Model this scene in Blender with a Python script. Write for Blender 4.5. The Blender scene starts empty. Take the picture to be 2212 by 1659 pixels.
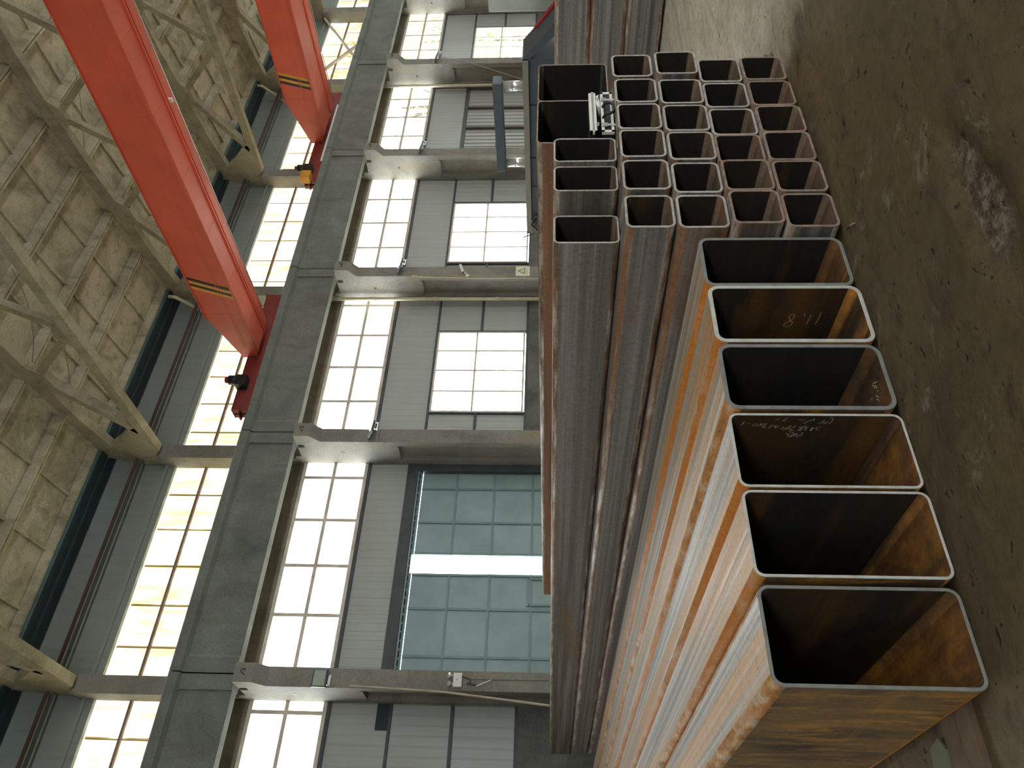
import bpy, bmesh, math, random
from mathutils import Vector, Matrix
random.seed(7)
S = bpy.context.scene
COL = S.collection
PI = math.pi

# ------------------------------------------------------------------ camera
CX, CY, FPX = 829.5, 1106.0, 1684.576
YAW, PITCH, ROLL = math.radians(37.82424), math.radians(2.84658), math.radians(0.25441)
CAMZ = 1.5
_F = Vector((math.sin(YAW)*math.cos(PITCH), math.cos(YAW)*math.cos(PITCH), math.sin(PITCH)))
_R = Vector((math.cos(YAW), -math.sin(YAW), 0))
_U = _R.cross(_F)
_RT = math.cos(ROLL)*_R + math.sin(ROLL)*_U        # right of the upright picture
_UP = -math.sin(ROLL)*_R + math.cos(ROLL)*_U       # up of the upright picture
cd = bpy.data.cameras.new('camera'); cam = bpy.data.objects.new('camera', cd); COL.objects.link(cam)
cd.sensor_fit = 'HORIZONTAL'; cd.sensor_width = 36.0; cd.lens = FPX*36/2212
cd.clip_start = 0.05; cd.clip_end = 500
# the photograph was taken upright and is stored turned a quarter, so the camera is rolled the same way
m = Matrix((-_UP, _RT, -_F)).transposed().to_4x4(); m.translation = (0, 0, CAMZ)
cam.matrix_world = m
S.camera = cam

# ------------------------------------------------------------------ world, light, exposure
S.view_settings.view_transform = 'Standard'; S.view_settings.look = 'None'
S.view_settings.gamma = 1.0; S.view_settings.use_curve_mapping = False
S.view_settings.exposure = 1.68
W = bpy.data.worlds.new('sky'); S.world = W; W.use_nodes = True
bg = W.node_tree.nodes['Background']; bg.inputs[0].default_value = (0.93, 0.97, 1.0, 1); bg.inputs[1].default_value = 4.0
S.cycles.max_bounces = 8; S.cycles.diffuse_bounces = 5; S.cycles.glossy_bounces = 4
S.cycles.transmission_bounces = 4; S.cycles.transparent_max_bounces = 8
S.cycles.caustics_reflective = False; S.cycles.caustics_refractive = False
S.cycles.sample_clamp_indirect = 8
S.cycles.use_denoising = True
S.cycles.use_adaptive_sampling = True; S.cycles.adaptive_threshold = 0.02

def portal(name, loc, sx, sy, rot):
    l = bpy.data.lights.new(name, 'AREA'); l.shape = 'RECTANGLE'; l.size = sx; l.size_y = sy
    l.cycles.is_portal = True
    o = bpy.data.objects.new(name, l); COL.objects.link(o); o.location = loc; o.rotation_euler = rot
    return o
# daylight enters by the back windows, an added unseen front band, the open end
YF = -7.0       # inner face of the wall behind the camera
XE = 78.0       # open far end of the hall
XL = -16.0      # closed near end
ZR = 13.5
# light area -Z axis must point into the room
portal('daylight_clerestory', (30, 18.1, 10.6), 92, 2.3, (-PI/2, 0, 0))
portal('daylight_ribbon', (30, 17.9, 7.15), 92, 1.8, (-PI/2, 0, 0))
portal('daylight_low', (30, 17.9, 3.5), 92, 2.8, (-PI/2, 0, 0))
portal('daylight_added_front', (30, YF-.3, 5.2), 92, 2.1, (PI/2, 0, 0))
portal('daylight_end', (XE+.3, 5.2, 4.5), 9, 20, (0, PI/2, 0))

# ------------------------------------------------------------------ materials
MATS = {}
def srgb(r, g, b):
    f = lambda c: (c/255/12.92) if c/255 <= .04045 else ((c/255+.055)/1.055)**2.4
    return (f(r), f(g), f(b), 1)
class NT:
    def __init__(s, name):
        s.m = bpy.data.materials.new(name); s.m.use_nodes = True; s.t = s.m.node_tree
        s.t.nodes.clear(); s.out = s.n('ShaderNodeOutputMaterial')
    def n(s, t, **k):
        x = s.t.nodes.new(t)
        for a, b in k.items(): setattr(x, a, b)
        return x
    def l(s, a, b): s.t.links.new(a, b)
    def coord(s, scale=(1,1,1), kind='Object', loc=(0,0,0), rnd=False):
        c = s.n('ShaderNodeTexCoord'); mp = s.n('ShaderNodeMapping')
        mp.inputs['Scale'].default_value = scale; mp.inputs['Location'].default_value = loc
        s.l(c.outputs[kind], mp.inputs['Vector'])
        if rnd:
            oi = s.n('ShaderNodeObjectInfo'); mu = s.n('ShaderNodeMath', operation='MULTIPLY'); mu.inputs[1].default_value = 37.0
            s.l(oi.outputs['Random'], mu.inputs[0]); ad = s.n('ShaderNodeVectorMath', operation='ADD')
            s.l(mp.outputs[0], ad.inputs[0]); s.l(mu.outputs[0], ad.inputs[1]); return ad.outputs[0]
        return mp.outputs[0]
    def noise(s, vec, scale=5, detail=6, rough=.6, dist=0.0):
        x = s.n('ShaderNodeTexNoise'); x.inputs['Scale'].default_value = scale; x.inputs['Detail'].default_value = detail
        x.inputs['Roughness'].default_value = rough; x.inputs['Distortion'].default_value = dist
        s.l(vec, x.inputs['Vector']); return x.outputs['Fac']
    def ramp(s, fac, stops):
        r = s.n('ShaderNodeValToRGB'); e = r.color_ramp.elements
        while len(e) < len(stops): e.new(.5)
        for i, (p, c) in enumerate(stops):
            e[i].position = p; e[i].color = c if len(c) == 4 else (*c, 1)
        s.l(fac, r.inputs[0]); return r.outputs[0]
    def mix(s, fac, a, b, mode='MIX'):
        x = s.n('ShaderNodeMix', data_type='RGBA', blend_type=mode)
        for sock, v in ((x.inputs[0], fac), (x.inputs[6], a), (x.inputs[7], b)):
            if isinstance(v, (int, float)): sock.default_value = v
            elif isinstance(v, tuple): sock.default_value = v
            else: s.l(v, sock)
        return x.outputs[2]
    def bsdf(s, col, rough=.6, metal=0.0, bump=None, bstr=.2, bdist=.01, spec=.5):
        b = s.n('ShaderNodeBsdfPrincipled'); b.inputs['Metallic'].default_value = metal
        b.inputs['Specular IOR Level'].default_value = spec
        if isinstance(col, tuple): b.inputs['Base Color'].default_value = col
        else: s.l(col, b.inputs['Base Color'])
        if isinstance(rough, (int, float)): b.inputs['Roughness'].default_value = rough
        else: s.l(rough, b.inputs['Roughness'])
        if bump is not None:
            bp = s.n('ShaderNodeBump'); bp.inputs['Strength'].default_value = bstr; bp.inputs['Distance'].default_value = bdist
            s.l(bump, bp.inputs['Height']); s.l(bp.outputs[0], b.inputs['Normal'])
        s.l(b.outputs[0], s.out.inputs[0]); return b

def simple(name, c, rough=.6, metal=0.0, var=.12, scale=3.0, bstr=.1):
    if name in MATS: return MATS[name]
    t = NT(name); v = t.coord(kind='Object', rnd=True); f = t.noise(v, scale)
    a = tuple(x*(1-var*2) for x in c[:3]) + (1,); b = tuple(min(1, x*(1+var*1.4)) for x in c[:3]) + (1,)
    f2 = t.noise(v, scale*14, 3)
    t.bsdf(t.ramp(f, [(.3, a), (.7, b)]), rough, metal, f2, bstr, .004)
    MATS[name] = t.m; return t.m

def concrete(name, c, stain, dark, sc=(1,1,1)):
    t = NT(name); v = t.coord(sc, rnd=True)
    big = t.noise(v, .9, 8, .65, .6); fine = t.noise(v, 22, 4, .7)
    st = t.noise(t.coord((1.2, 1.2, .25), rnd=True), 2.2, 6, .6, 1.0)
    c1 = t.ramp(big, [(.28, dark), (.5, c), (.72, tuple(min(1, x*1.25) for x in c[:3])+(1,))])
    c2 = t.mix(t.ramp(st, [(.5, (0,0,0,1)), (.75, (.7,.7,.7,1))]), c1, stain)
    sp = t.ramp(fine, [(.3, (.75,.75,.75,1)), (.6, (1,1,1,1))])
    t.bsdf(t.mix(1.0, c2, sp, 'MULTIPLY'), .85, 0, fine, .35, .006, .3)
    MATS[name] = t.m; return t.m
M_COL = concrete('column_concrete', srgb(142,140,133), srgb(160,142,108), srgb(116,115,111))
M_BEAM = concrete('beam_concrete', srgb(122,126,120), srgb(104,106,98), srgb(98,102,100))
M_TRUSS = concrete('truss_concrete', srgb(172,166,144), srgb(134,126,104), srgb(134,128,108))
M_ROOF = concrete('roof_concrete', srgb(190,184,160), srgb(120,114,96), srgb(140,134,114), (1,1,1))
M_PLINTH = concrete('plinth_render', srgb(112,112,106), srgb(140,138,128), srgb(72,76,78))
M_BROWN = concrete('panel_concrete', srgb(140,130,116), srgb(110,100,88), srgb(110,104,94))
M_BACK = concrete('wall_render', srgb(160,158,145), srgb(140,130,110), srgb(120,118,108))

def sheet(name, c):
    t = NT(name); v = t.coord((1,1,1), rnd=False)
    st = t.noise(t.coord((5, 1, .12)), 1.6, 8, .75, .1); bg_ = t.noise(v, .6, 4)
    d = tuple(x*.70 for x in c[:3])+(1,)
    c1 = t.ramp(st, [(.26, d), (.42, c), (.7, tuple(x*1.1 for x in c[:3])+(1,))])
    c2 = t.mix(t.ramp(bg_, [(.45, (0,0,0,1)), (.8, (.22,.22,.22,1))]), c1, srgb(128,108,84))
    t.bsdf(c2, .45, .08, t.noise(v, 30, 3), .05, .003)
    MATS[name] = t.m; return t.m
M_SHEET = sheet('cladding_steel', srgb(172,177,173))
M_SHEET2 = sheet('upper_cladding_steel', srgb(146,156,152))
M_GIRT = simple('girt_steel', srgb(78,82,86), .55, .3)
M_GUTTER = simple('gutter_teal', srgb(92,122,126), .5, .1)
M_GDARK = simple('gutter_dark_teal', srgb(38,55,62), .6, .1)  # dark teal for the gutter edge strips and the torn cladding gap
M_WF = simple('window_frame_paint', srgb(215,204,190), .5, .1)
M_GATE = simple('gate_paint', srgb(142,164,164), .42, .15, .08, 1.2)
M_GATEF = simple('gate_frame_paint', srgb(122,146,148), .45, .15, .08)
M_RED = simple('crane_red_paint', srgb(214,94,70), .45, 0, .09, .7, .02)
M_RED2 = simple('crane_dark_red', srgb(128,48,42), .5, 0, .15, 2)
M_BLACK = simple('black_paint', srgb(40,42,44), .45, .1)
M_YEL = simple('yellow_paint', srgb(225,160,60), .5)
M_DRAIN = simple('drain_plastic', srgb(205,195,168), .45, 0, .06)
M_GALV = simple('galvanised_steel', srgb(185,190,190), .35, .7)
M_CHROME = simple('chrome', srgb(232,232,228), .28, .6, .03)
M_ALU = simple('aluminium_trim', srgb(238,234,222), .4, .0, .03)
M_RUBBER = simple('black_rubber', srgb(38,40,42), .5)
M_PAPER = simple('paper', srgb(235,235,240), .8, 0, .03)
M_WHITE = simple('white_plastic', srgb(225,225,222), .4, 0, .03)
M_MACH = simple('machine_grey_paint', srgb(78,88,94), .5, .1, .06)
M_MACHL = simple('machine_pale_rail', srgb(150,142,130), .5, .1, .06)
M_MRED = simple('machine_red_paint', srgb(170,40,50), .5)
M_CAB = simple('cabinet_pale_paint', srgb(205,210,200), .5, .1, .08, 2)
M_PIPE = simple('pipe_red_brown', srgb(80,54,52), .5, .1)
def leaf():
    t = NT('leaf_green'); f = t.noise(t.coord((1,1,1)), 2.0, 4); c = t.ramp(f, [(.35, (.30,.42,.20,1)), (.65, (.55,.66,.42,1))])
    d = t.n('ShaderNodeBsdfDiffuse'); t.l(c, d.inputs[0]); tl = t.n('ShaderNodeBsdfTranslucent'); t.l(c, tl.inputs[0])
    x = t.n('ShaderNodeMixShader'); x.inputs[0].default_value = .5; t.l(d.outputs[0], x.inputs[1]); t.l(tl.outputs[0], x.inputs[2]); t.l(x.outputs[0], t.out.inputs[0]); return t.m
M_TREE = leaf()
M_BARK = simple('bark', srgb(90,75,60), .9)
M_GANTRY = simple('gantry_yellow', srgb(250,228,160), .6)
M_YARD = simple('yard_concrete', srgb(200,196,185), .9)
M_BLDG = simple('outside_white_render', srgb(225,225,215), .8)
M_SIGNG = simple('sign_green', srgb(90,140,105), .6)
M_SIGNT = simple('sign_ochre', srgb(205,190,120), .6)
M_CHALK = simple('chalk', srgb(225,220,200), .9, 0, .05)
M_WOOD = simple('dusty_timber', srgb(110,92,72), .85, 0, .25, 4, .3)
M_LENS = simple('lamp_glass', srgb(165,180,165), .2, 0, .04)
M_LAMPB = simple('lamp_housing', srgb(70,82,80), .45, .2)
M_STICK = simple('pale_wood_batten', srgb(190,175,150), .7)
M_WIRE = simple('cable_grey', srgb(120,112,100), .6)

def glass():
    t = NT('window_glass'); tr = t.n('ShaderNodeBsdfTransparent'); tr.inputs[0].default_value = (.93,.95,.92,1)
    g = t.n('ShaderNodeBsdfGlossy'); g.inputs['Roughness'].default_value = .1
    x = t.n('ShaderNodeMixShader'); x.inputs[0].default_value = .06
    t.l(tr.outputs[0], x.inputs[1]); t.l(g.outputs[0], x.inputs[2]); t.l(x.outputs[0], t.out.inputs[0]); return t.m
M_GLASS = glass()
def frp():
    t = NT('yellowed_translucent_sheet')
    v = t.coord((2.2, 1, .35)); v2 = t.coord((9, 1, .3))
    f = t.noise(v, 1.4, 6, .6, .6); f2 = t.noise(v2, 1.6, 5, .7)
    c = t.ramp(f, [(.36, (.16,.125,.058,1)), (.50, (.21,.18,.11,1)), (.66, (.36,.34,.28,1))])
    c = t.mix(t.ramp(f2, [(.3, (.45,.45,.45,1)), (.5, (0,0,0,1))]), c, (.13,.09,.035,1))
    tl = t.n('ShaderNodeBsdfTranslucent'); t.l(c, tl.inputs[0])
    tr = t.n('ShaderNodeBsdfTransparent'); t.l(c, tr.inputs[0])
    x = t.n('ShaderNodeMixShader'); x.inputs[0].default_value = .45
    t.l(tl.outputs[0], x.inputs[1]); t.l(tr.outputs[0], x.inputs[2]); t.l(x.outputs[0], t.out.inputs[0]); return t.m
M_FRP = frp()
M_SEAM = simple('seam_strip', srgb(200,160,90), .6)

# --- steel tubes (object origin at the near end, Y runs along the tube)
def steel(name, base, lite, rust, dark, k_rust, streak=(14, .22, 14), rough=.42, metal=.35, cross=0.0, bst=.12, band=(3.2, .28, 3.2)):
    t = NT(name)
    a = t.noise(t.coord(streak, rnd=True), 1.0, 5, .65, .25)
    b = t.noise(t.coord(band, rnd=True), 1.0, 5, .6, .5)
    c = t.noise(t.coord((1, 1, 1), rnd=True), 38, 4, .75)
    col = t.ramp(a, [(.30, dark), (.47, base), (.62, lite)])
    lo = .62 - .22*k_rust
    fac = t.ramp(b, [(lo, (0,0,0,1)), (lo+.12, (.92,.92,.92,1))])
    col = t.mix(fac, col, rust)
    if cross:
        d = t.noise(t.coord((2.0, 22, 3.2), rnd=True), 1.0, 6, .72, .6)
        col = t.mix(t.ramp(d, [(.5, (0,0,0,1)), (.64, (cross,)*3+(1,))]), col, rust)
    col = t.mix(1.0, col, t.ramp(c, [(.28, (.62,.62,.62,1)), (.55, (1,1,1,1))]), 'MULTIPLY')
    t.bsdf(col, t.ramp(a, [(.3, (rough+.15,)*3+(1,)), (.7, (rough-.08,)*3+(1,))]), metal, c, bst, .002)
    MATS[name] = t.m; return t.m
T_TOP = steel('bright_mill_top', srgb(150,142,134), srgb(196,190,184), srgb(190,138,72), srgb(128,112,98), .74, (26,.16,26), .45, .15, 0.0, .12, (8, .22, 8))
T_CORNER = steel('rusty_corner', srgb(190,132,72), srgb(206,186,160), srgb(196,118,40), srgb(120,92,72), .85, (14,5.0,14), .5, .1, .35)
T_SIDE = steel('stained_side', srgb(112,92,70), srgb(150,116,70), srgb(204,150,62), srgb(58,50,44), .30, (1.0,3.2,1.6), .5, .1, .85)
T_GREY = steel('grey_mill_scale', srgb(122,118,116), srgb(156,152,148), srgb(128,100,76), srgb(86,82,82), .15, (20,.13,20), .42, .25)
T_GREYC = steel('rust_edged_corner', srgb(134,104,82), srgb(190,180,166), srgb(136,96,66), srgb(92,74,62), .5, (18,2.6,18), .45, .2)
T_BRN = steel('brown_stained_side', srgb(124,116,108), srgb(158,152,146), srgb(136,110,80), srgb(92,86,82), .38, (14,.2,14), .45, .2)
T_ORG = steel('orange_rust_side', srgb(152,106,76), srgb(172,124,88), srgb(158,106,68), srgb(122,86,66), .5, (10,.3,10), .6, .05)
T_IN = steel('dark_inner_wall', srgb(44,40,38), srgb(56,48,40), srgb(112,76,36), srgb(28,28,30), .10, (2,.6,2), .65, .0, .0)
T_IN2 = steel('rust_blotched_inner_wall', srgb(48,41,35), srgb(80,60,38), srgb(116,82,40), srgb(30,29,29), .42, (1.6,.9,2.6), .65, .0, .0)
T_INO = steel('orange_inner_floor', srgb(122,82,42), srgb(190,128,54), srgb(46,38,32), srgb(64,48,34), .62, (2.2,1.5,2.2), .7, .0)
T_INB = steel('brown_inner_floor', srgb(122,98,78), srgb(140,114,92), srgb(138,96,62), srgb(84,68,56), .2, (3,.8,3), .6, .05)
T_CUT = simple('sawn_steel_edge', srgb(205,204,198), .42, .1, .10, 16, .2)
T_CUTD = simple('dull_steel_edge', srgb(136,138,134), .45, .1, .12, 14, .2)
T_CUTS = simple('pitted_steel_edge', srgb(184,178,170), .5, .1, .16, 26, .3)
T_CUTB = simple('rusty_steel_edge', srgb(156,132,118), .6, .05, .2, 22, .3)

def floor_mat():
    t = NT('worn_dusty_concrete_floor')
    v = t.coord((1,1,1)); w = t.coord((.6, 1.7, 1))
    a = t.noise(v, .6, 8, .6, 1.2); b = t.noise(w, 2.6, 10, .72, 1.0); c = t.noise(v, 18, 6, .75)
    base = t.ramp(a, [(.30, srgb(90,77,56)), (.5, srgb(110,95,69)), (.68, srgb(130,113,76))])
    base = t.mix(t.ramp(b, [(.34, (.7,.7,.7,1)), (.44, (0,0,0,1))]), base, srgb(70,58,46))
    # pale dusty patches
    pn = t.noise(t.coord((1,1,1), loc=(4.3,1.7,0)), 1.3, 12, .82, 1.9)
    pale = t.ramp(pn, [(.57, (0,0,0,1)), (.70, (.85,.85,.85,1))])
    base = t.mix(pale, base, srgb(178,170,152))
    # small pits and chips
    def pits(sc, th, loc):
        vo = t.n('ShaderNodeTexVoronoi'); vo.feature = 'F1'; vo.inputs['Scale'].default_value = sc
        nz = t.n('ShaderNodeTexNoise'); nz.inputs['Scale'].default_value = sc*2.2; nz.inputs['Detail'].default_value = 5
        t.l(v, nz.inputs['Vector']); sc_ = t.n('ShaderNodeVectorMath', operation='SCALE'); sc_.inputs['Scale'].default_value = 1.1/sc
        t.l(nz.outputs['Color'], sc_.inputs[0]); ds = t.n('ShaderNodeVectorMath', operation='ADD')
        t.l(t.coord((.75, 1.6, 1), loc=loc), ds.inputs[0]); t.l(sc_.outputs[0], ds.inputs[1]); t.l(ds.outputs[0], vo.inputs['Vector'])
        return t.ramp(vo.outputs['Distance'], [(th*.7, (0,0,0,1)), (th, (1,1,1,1))])
    p1 = pits(4.2, .105, (0,0,0)); p2 = pits(10.0, .13, (3,5,0))
    pit = t.mix(1.0, p1, p2, 'MULTIPLY')
    base = t.mix(pit, srgb(60,50,42), base)
    # daylight beyond the stack, painted in as paler floor colour
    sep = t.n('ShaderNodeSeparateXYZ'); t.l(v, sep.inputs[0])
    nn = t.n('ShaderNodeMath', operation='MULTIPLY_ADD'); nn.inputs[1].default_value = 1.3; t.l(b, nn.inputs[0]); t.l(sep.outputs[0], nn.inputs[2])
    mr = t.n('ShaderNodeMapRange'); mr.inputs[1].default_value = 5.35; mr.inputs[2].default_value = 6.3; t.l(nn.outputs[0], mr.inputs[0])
    lit_tone = t.ramp(t.noise(t.coord((.5, 2.5, 1), loc=(2,2,0)), 1.6, 8, .7, 1.5), [(.3, srgb(176,166,146)), (.6, srgb(222,214,194))])
    base = t.mix(mr.outputs[0], base, t.mix(pit, srgb(96,86,72), lit_tone))
    # rubble-filled hole
    hx = t.n('ShaderNodeVectorMath', operation='SUBTRACT'); hx.inputs[1].default_value = (2.28, 1.86, -.03); t.l(v, hx.inputs[0])
    hm = t.n('ShaderNodeMapping'); hm.inputs['Scale'].default_value = (1/.42, 1/.13, 0); t.l(hx.outputs[0], hm.inputs['Vector'])
    hl = t.n('ShaderNodeVectorMath', operation='LENGTH'); t.l(hm.outputs[0], hl.inputs[0])
    ha = t.n('ShaderNodeMath', operation='MULTIPLY_ADD'); ha.inputs[1].default_value = 1.6; t.l(b, ha.inputs[0]); t.l(hl.outputs['Value'], ha.inputs[2])
    hole = t.ramp(ha.outputs[0], [(.0, (1,1,1,1)), (.86, (1,1,1,1)), (.97, (0,0,0,1))])
    hm2 = t.n('ShaderNodeMapRange'); hm2.inputs[1].default_value = 1.62; hm2.inputs[2].default_value = 1.35; t.l(ha.outputs[0], hm2.inputs[0])
    rub = t.ramp(t.noise(v, 14, 10, .85, .1), [(.38, srgb(54,46,38)), (.5, srgb(104,92,76)), (.66, srgb(178,168,148))])
    base = t.mix(hm2.outputs[0], base, rub)
    fine = t.ramp(c, [(.3, (.62,.62,.62,1)), (.6, (1,1,1,1))])
    col = t.mix(1.0, base, fine, 'MULTIPLY')
    hgt = t.mix(.3, t.mix(.4, b, c), pit)
    t.bsdf(col, t.ramp(b, [(.3, (.62,)*3+(1,)), (.7, (.45,)*3+(1,))]), 0, hgt, .8, .02, .4)
    return t.m
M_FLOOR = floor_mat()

# ------------------------------------------------------------------ mesh helpers
class MB:
    def __init__(s): s.bm = bmesh.new(); s.mi = 0
    def face(s, vs, mi=None):
        try:
            f = s.bm.faces.new(vs); f.material_index = s.mi if mi is None else mi; return f
        except ValueError: return None
    def box(s, x0, x1, y0, y1, z0, z1, mi=None):
        v = [s.bm.verts.new((x, y, z)) for z in (z0, z1) for y in (y0, y1) for x in (x0, x1)]
        for q in ((0,2,3,1),(4,5,7,6),(0,1,5,4),(2,6,7,3),(0,4,6,2),(1,3,7,5)): s.face([v[i] for i in q], mi)
        return s
    def prism(s, poly, a0, a1, axis='x', mi=None):
        # poly: 2-D points in the two remaining axes (x:(y,z) y:(x,z) z:(x,y))
        def p(u, v, a): return {'x': (a, u, v), 'y': (u, a, v), 'z': (u, v, a)}[axis]
        A = [s.bm.verts.new(p(u, v, a0)) for u, v in poly]; B = [s.bm.verts.new(p(u, v, a1)) for u, v in poly]
        n = len(poly); s.face(A, mi); s.face(B[::-1], mi)
        for i in range(n): s.face([A[i], B[i], B[(i+1) % n], A[(i+1) % n]], mi)
        return s
    def tube(s, pts, r, seg=8, mi=None, cap=True):
        pts = [Vector(p) for p in pts]; rings = []
        rr = r if isinstance(r, (list, tuple)) else [r]*len(pts)
        prev = None
        for i, p in enumerate(pts):
            d = (pts[min(i+1, len(pts)-1)] - pts[max(i-1, 0)]).normalized()
            if prev is None:
                u = d.cross(Vector((0,0,1)))
                if u.length < 1e-3: u = d.cross(Vector((1,0,0)))
            else: u = prev - d*prev.dot(d)
            u.normalize(); prev = u; w = d.cross(u)
            rings.append([s.bm.verts.new(p + rr[i]*(math.cos(2*PI*k/seg)*u + math.sin(2*PI*k/seg)*w)) for k in range(seg)])
        for a, b in zip(rings, rings[1:]):
            for k in range(seg):
                f = s.face([a[k], a[(k+1) % seg], b[(k+1) % seg], b[k]], mi)
                if f: f.smooth = seg > 5
        if cap: s.face(rings[0][::-1], mi); s.face(rings[-1], mi)
        return s
    def bar(s, p, q, w, h, mi=None, up=(0,0,1)):
        p, q = Vector(p), Vector(q); d = (q-p).normalized(); u = d.cross(Vector(up)).normalized(); n = u.cross(d)
        vs = [s.bm.verts.new(e + a*u*w/2 + b*n*h/2) for e in (p, q) for a, b in ((-1,-1),(1,-1),(1,1),(-1,1))]
        for f in ((0,1,2,3),(7,6,5,4),(0,4,5,1),(1,5,6,2),(2,6,7,3),(3,7,4,0)): s.face([vs[i] for i in f], mi)
        return s
    def build(s, name, mats, parent=None, loc=(0,0,0), bevel=0.0):
        if bevel:
            bmesh.ops.bevel(s.bm, geom=[e for e in s.bm.edges], offset=bevel, segments=1, affect='EDGES')
        bmesh.ops.recalc_face_normals(s.bm, faces=s.bm.faces[:])
        me = bpy.data.meshes.new(name); s.bm.to_mesh(me); s.bm.free()
        for mt in (mats if isinstance(mats, (list, tuple)) else [mats]): me.materials.append(mt)
        o = bpy.data.objects.new(name, me); COL.objects.link(o); o.location = loc
        if parent is not None: o.parent = parent
        return o
def tag(o, label, cat, group=None):
    o['label'] = label; o['category'] = cat
    if group: o['group'] = group
    return o
def struct(o): o['kind'] = 'structure'; return o
def thing(name, label, cat, loc=(0,0,0), group=None):
    o = bpy.data.objects.new(name, None); COL.objects.link(o); o.location = loc; o.empty_display_size = .2
    return tag(o, label, cat, group)
def sempty(name):
    o = bpy.data.objects.new(name, None); COL.objects.link(o); o['kind'] = 'structure'; return o

# ------------------------------------------------------------------ the hall
FZ = -0.03                      # floor level (tubes lie on thin sleepers)
COLS = [4.99, 11.07, 17.06, 23.02, 28.95, 34.93, 40.9, 46.9]      # column centres along the wall
MORE = [-0.99, -6.97, -12.9]
ALLC = sorted(COLS + MORE)
YW, YU = 17.5, 17.8             # inner faces of the lower and the upper wall
k5, k8 = YW/17.3, YU/17.3
def zl(z): return 1.5 + (z-1.5)*k5
def zu(z): return 1.5 + (z-1.5)*k8

b = MB()
nx, ny = 90, 46                 # the floor sheet with a broken-out hole and gentle unevenness
X0f, X1f, Y0f, Y1f = -16, XE, YF-.5, 18.2
from mathutils import noise as mnoise
def fh(x, y):
    d = math.hypot((x-2.28)/.42, (y-1.86)/.13)
    n = mnoise.noise(Vector((x*6, y*6, 0)))
    h = 0.004*mnoise.noise(Vector((x*1.3, y*1.3, 3)))
    if d < 1.4: h -= .03*max(0, min(1, (1.15-d+.35*n)*3))
    return h
xs = [X0f, -8, -3] + [-1+.05*i for i in range(0, 160)] + [8, 12, 20, 40, X1f]
ys = [Y0f, -4, -1.5] + [-.2+.05*i for i in range(0, 72)] + [6, 12, Y1f]
grid = [[b.bm.verts.new((x, y, FZ + (fh(x, y) if -1 < x < 7 and -.2 < y < 3.4 else 0))) for x in xs] for y in ys]
for j in range(len(ys)-1):
    for i in range(len(xs)-1):
        f = b.face([grid[j][i], grid[j][i+1], grid[j+1][i+1], grid[j+1][i]]); f.smooth = True
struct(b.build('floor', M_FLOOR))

# ---- back wall: masonry plinth, panel band, corrugated cladding and girts
wb = sempty('wall_back')
b = MB(); b.box(XL, XE, YW-.03, YU+.1, FZ, zl(2.18)); 
# open gate in the bay between the first and second columns
wall_parts = []
def bay_edges(i): return ALLC[i]+.2, ALLC[i+1]-.2
GX0, GX1 = 5.19, 10.87
b = MB(); b.box(XL, GX0, YW-.03, YU, FZ, zl(2.18)); b.box(GX1, XE, YW-.03, YU, FZ, zl(2.18))
b.build('plinth', M_PLINTH, wb)
b = MB(); b.box(XL, XE, YW, YU-.02, zl(7.97), zu(9.35)); b.build('concrete_band', M_BROWN, wb)
def corr(mb, x0, x1, z0, z1, y, pitch=.20, d=.007):
    n = max(1, int((x1-x0)/pitch)); p = (x1-x0)/n; prof = []
    for i in range(n):
        a = x0+i*p; prof += [(a, 0), (a+p*.80, 0), (a+p*.86, d), (a+p*.94, d)]
    prof.append((x1, 0))
    lo = [mb.bm.verts.new((x, y-q, z0)) for x, q in prof]; hi = [mb.bm.verts.new((x, y-q, z1)) for x, q in prof]
    for i in range(len(prof)-1): mb.face([lo[i], lo[i+1], hi[i+1], hi[i]])
def clad(x0, x1, z0, z1, y=YW+.02, m=M_SHEET, **k):
    mb = MB(); corr(mb, x0, x1, z0, z1, y, **k); mb.build('cladding_sheet', m, wb)
# upper panel strip per bay, girts
for i in range(len(ALLC)-1):
    x0, x1 = ALLC[i]-.0, ALLC[i+1]
    clad(x0, x1, zl(4.86), zl(6.2))
g = MB()
for z0, z1, d in ((6.17, 6.25, .05), (4.84, 4.90, .05), (2.16, 2.23, .04)):
    if z0 > 4.9: g.box(XL, XE, YW-d, YW+.02, zl(z0), zl(z1))
    elif z0 > 4: 
        g.box(XL, GX0, YW-d, YW+.02, zl(z0), zl(z1)); g.box(GX1, XE, YW-d, YW+.02, zl(z0), zl(z1))
    else:
        g.box(XL, GX0, YW-d, YW+.02, zl(z0), zl(z1)); g.box(GX1, XE, YW-d, YW+.02, zl(z0), zl(z1))
g.build('girt', M_GIRT, wb)
# upper wall above the clerestory
mb = MB(); corr(mb, XL, XE, zu(11.6), 13.75, YU+.02, .95, .012); mb.build('upper_cladding', M_SHEET2, wb)
mb = MB(); mb.box(XL, XE, YU-.10, YU+.02, zu(11.36), zu(11.52)); mb.box(XL, XE, YU-.16, YU+.02, zu(11.52), zu(11.60)); mb.build('clerestory_head_beam', M_SHEET2, wb)

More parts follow.
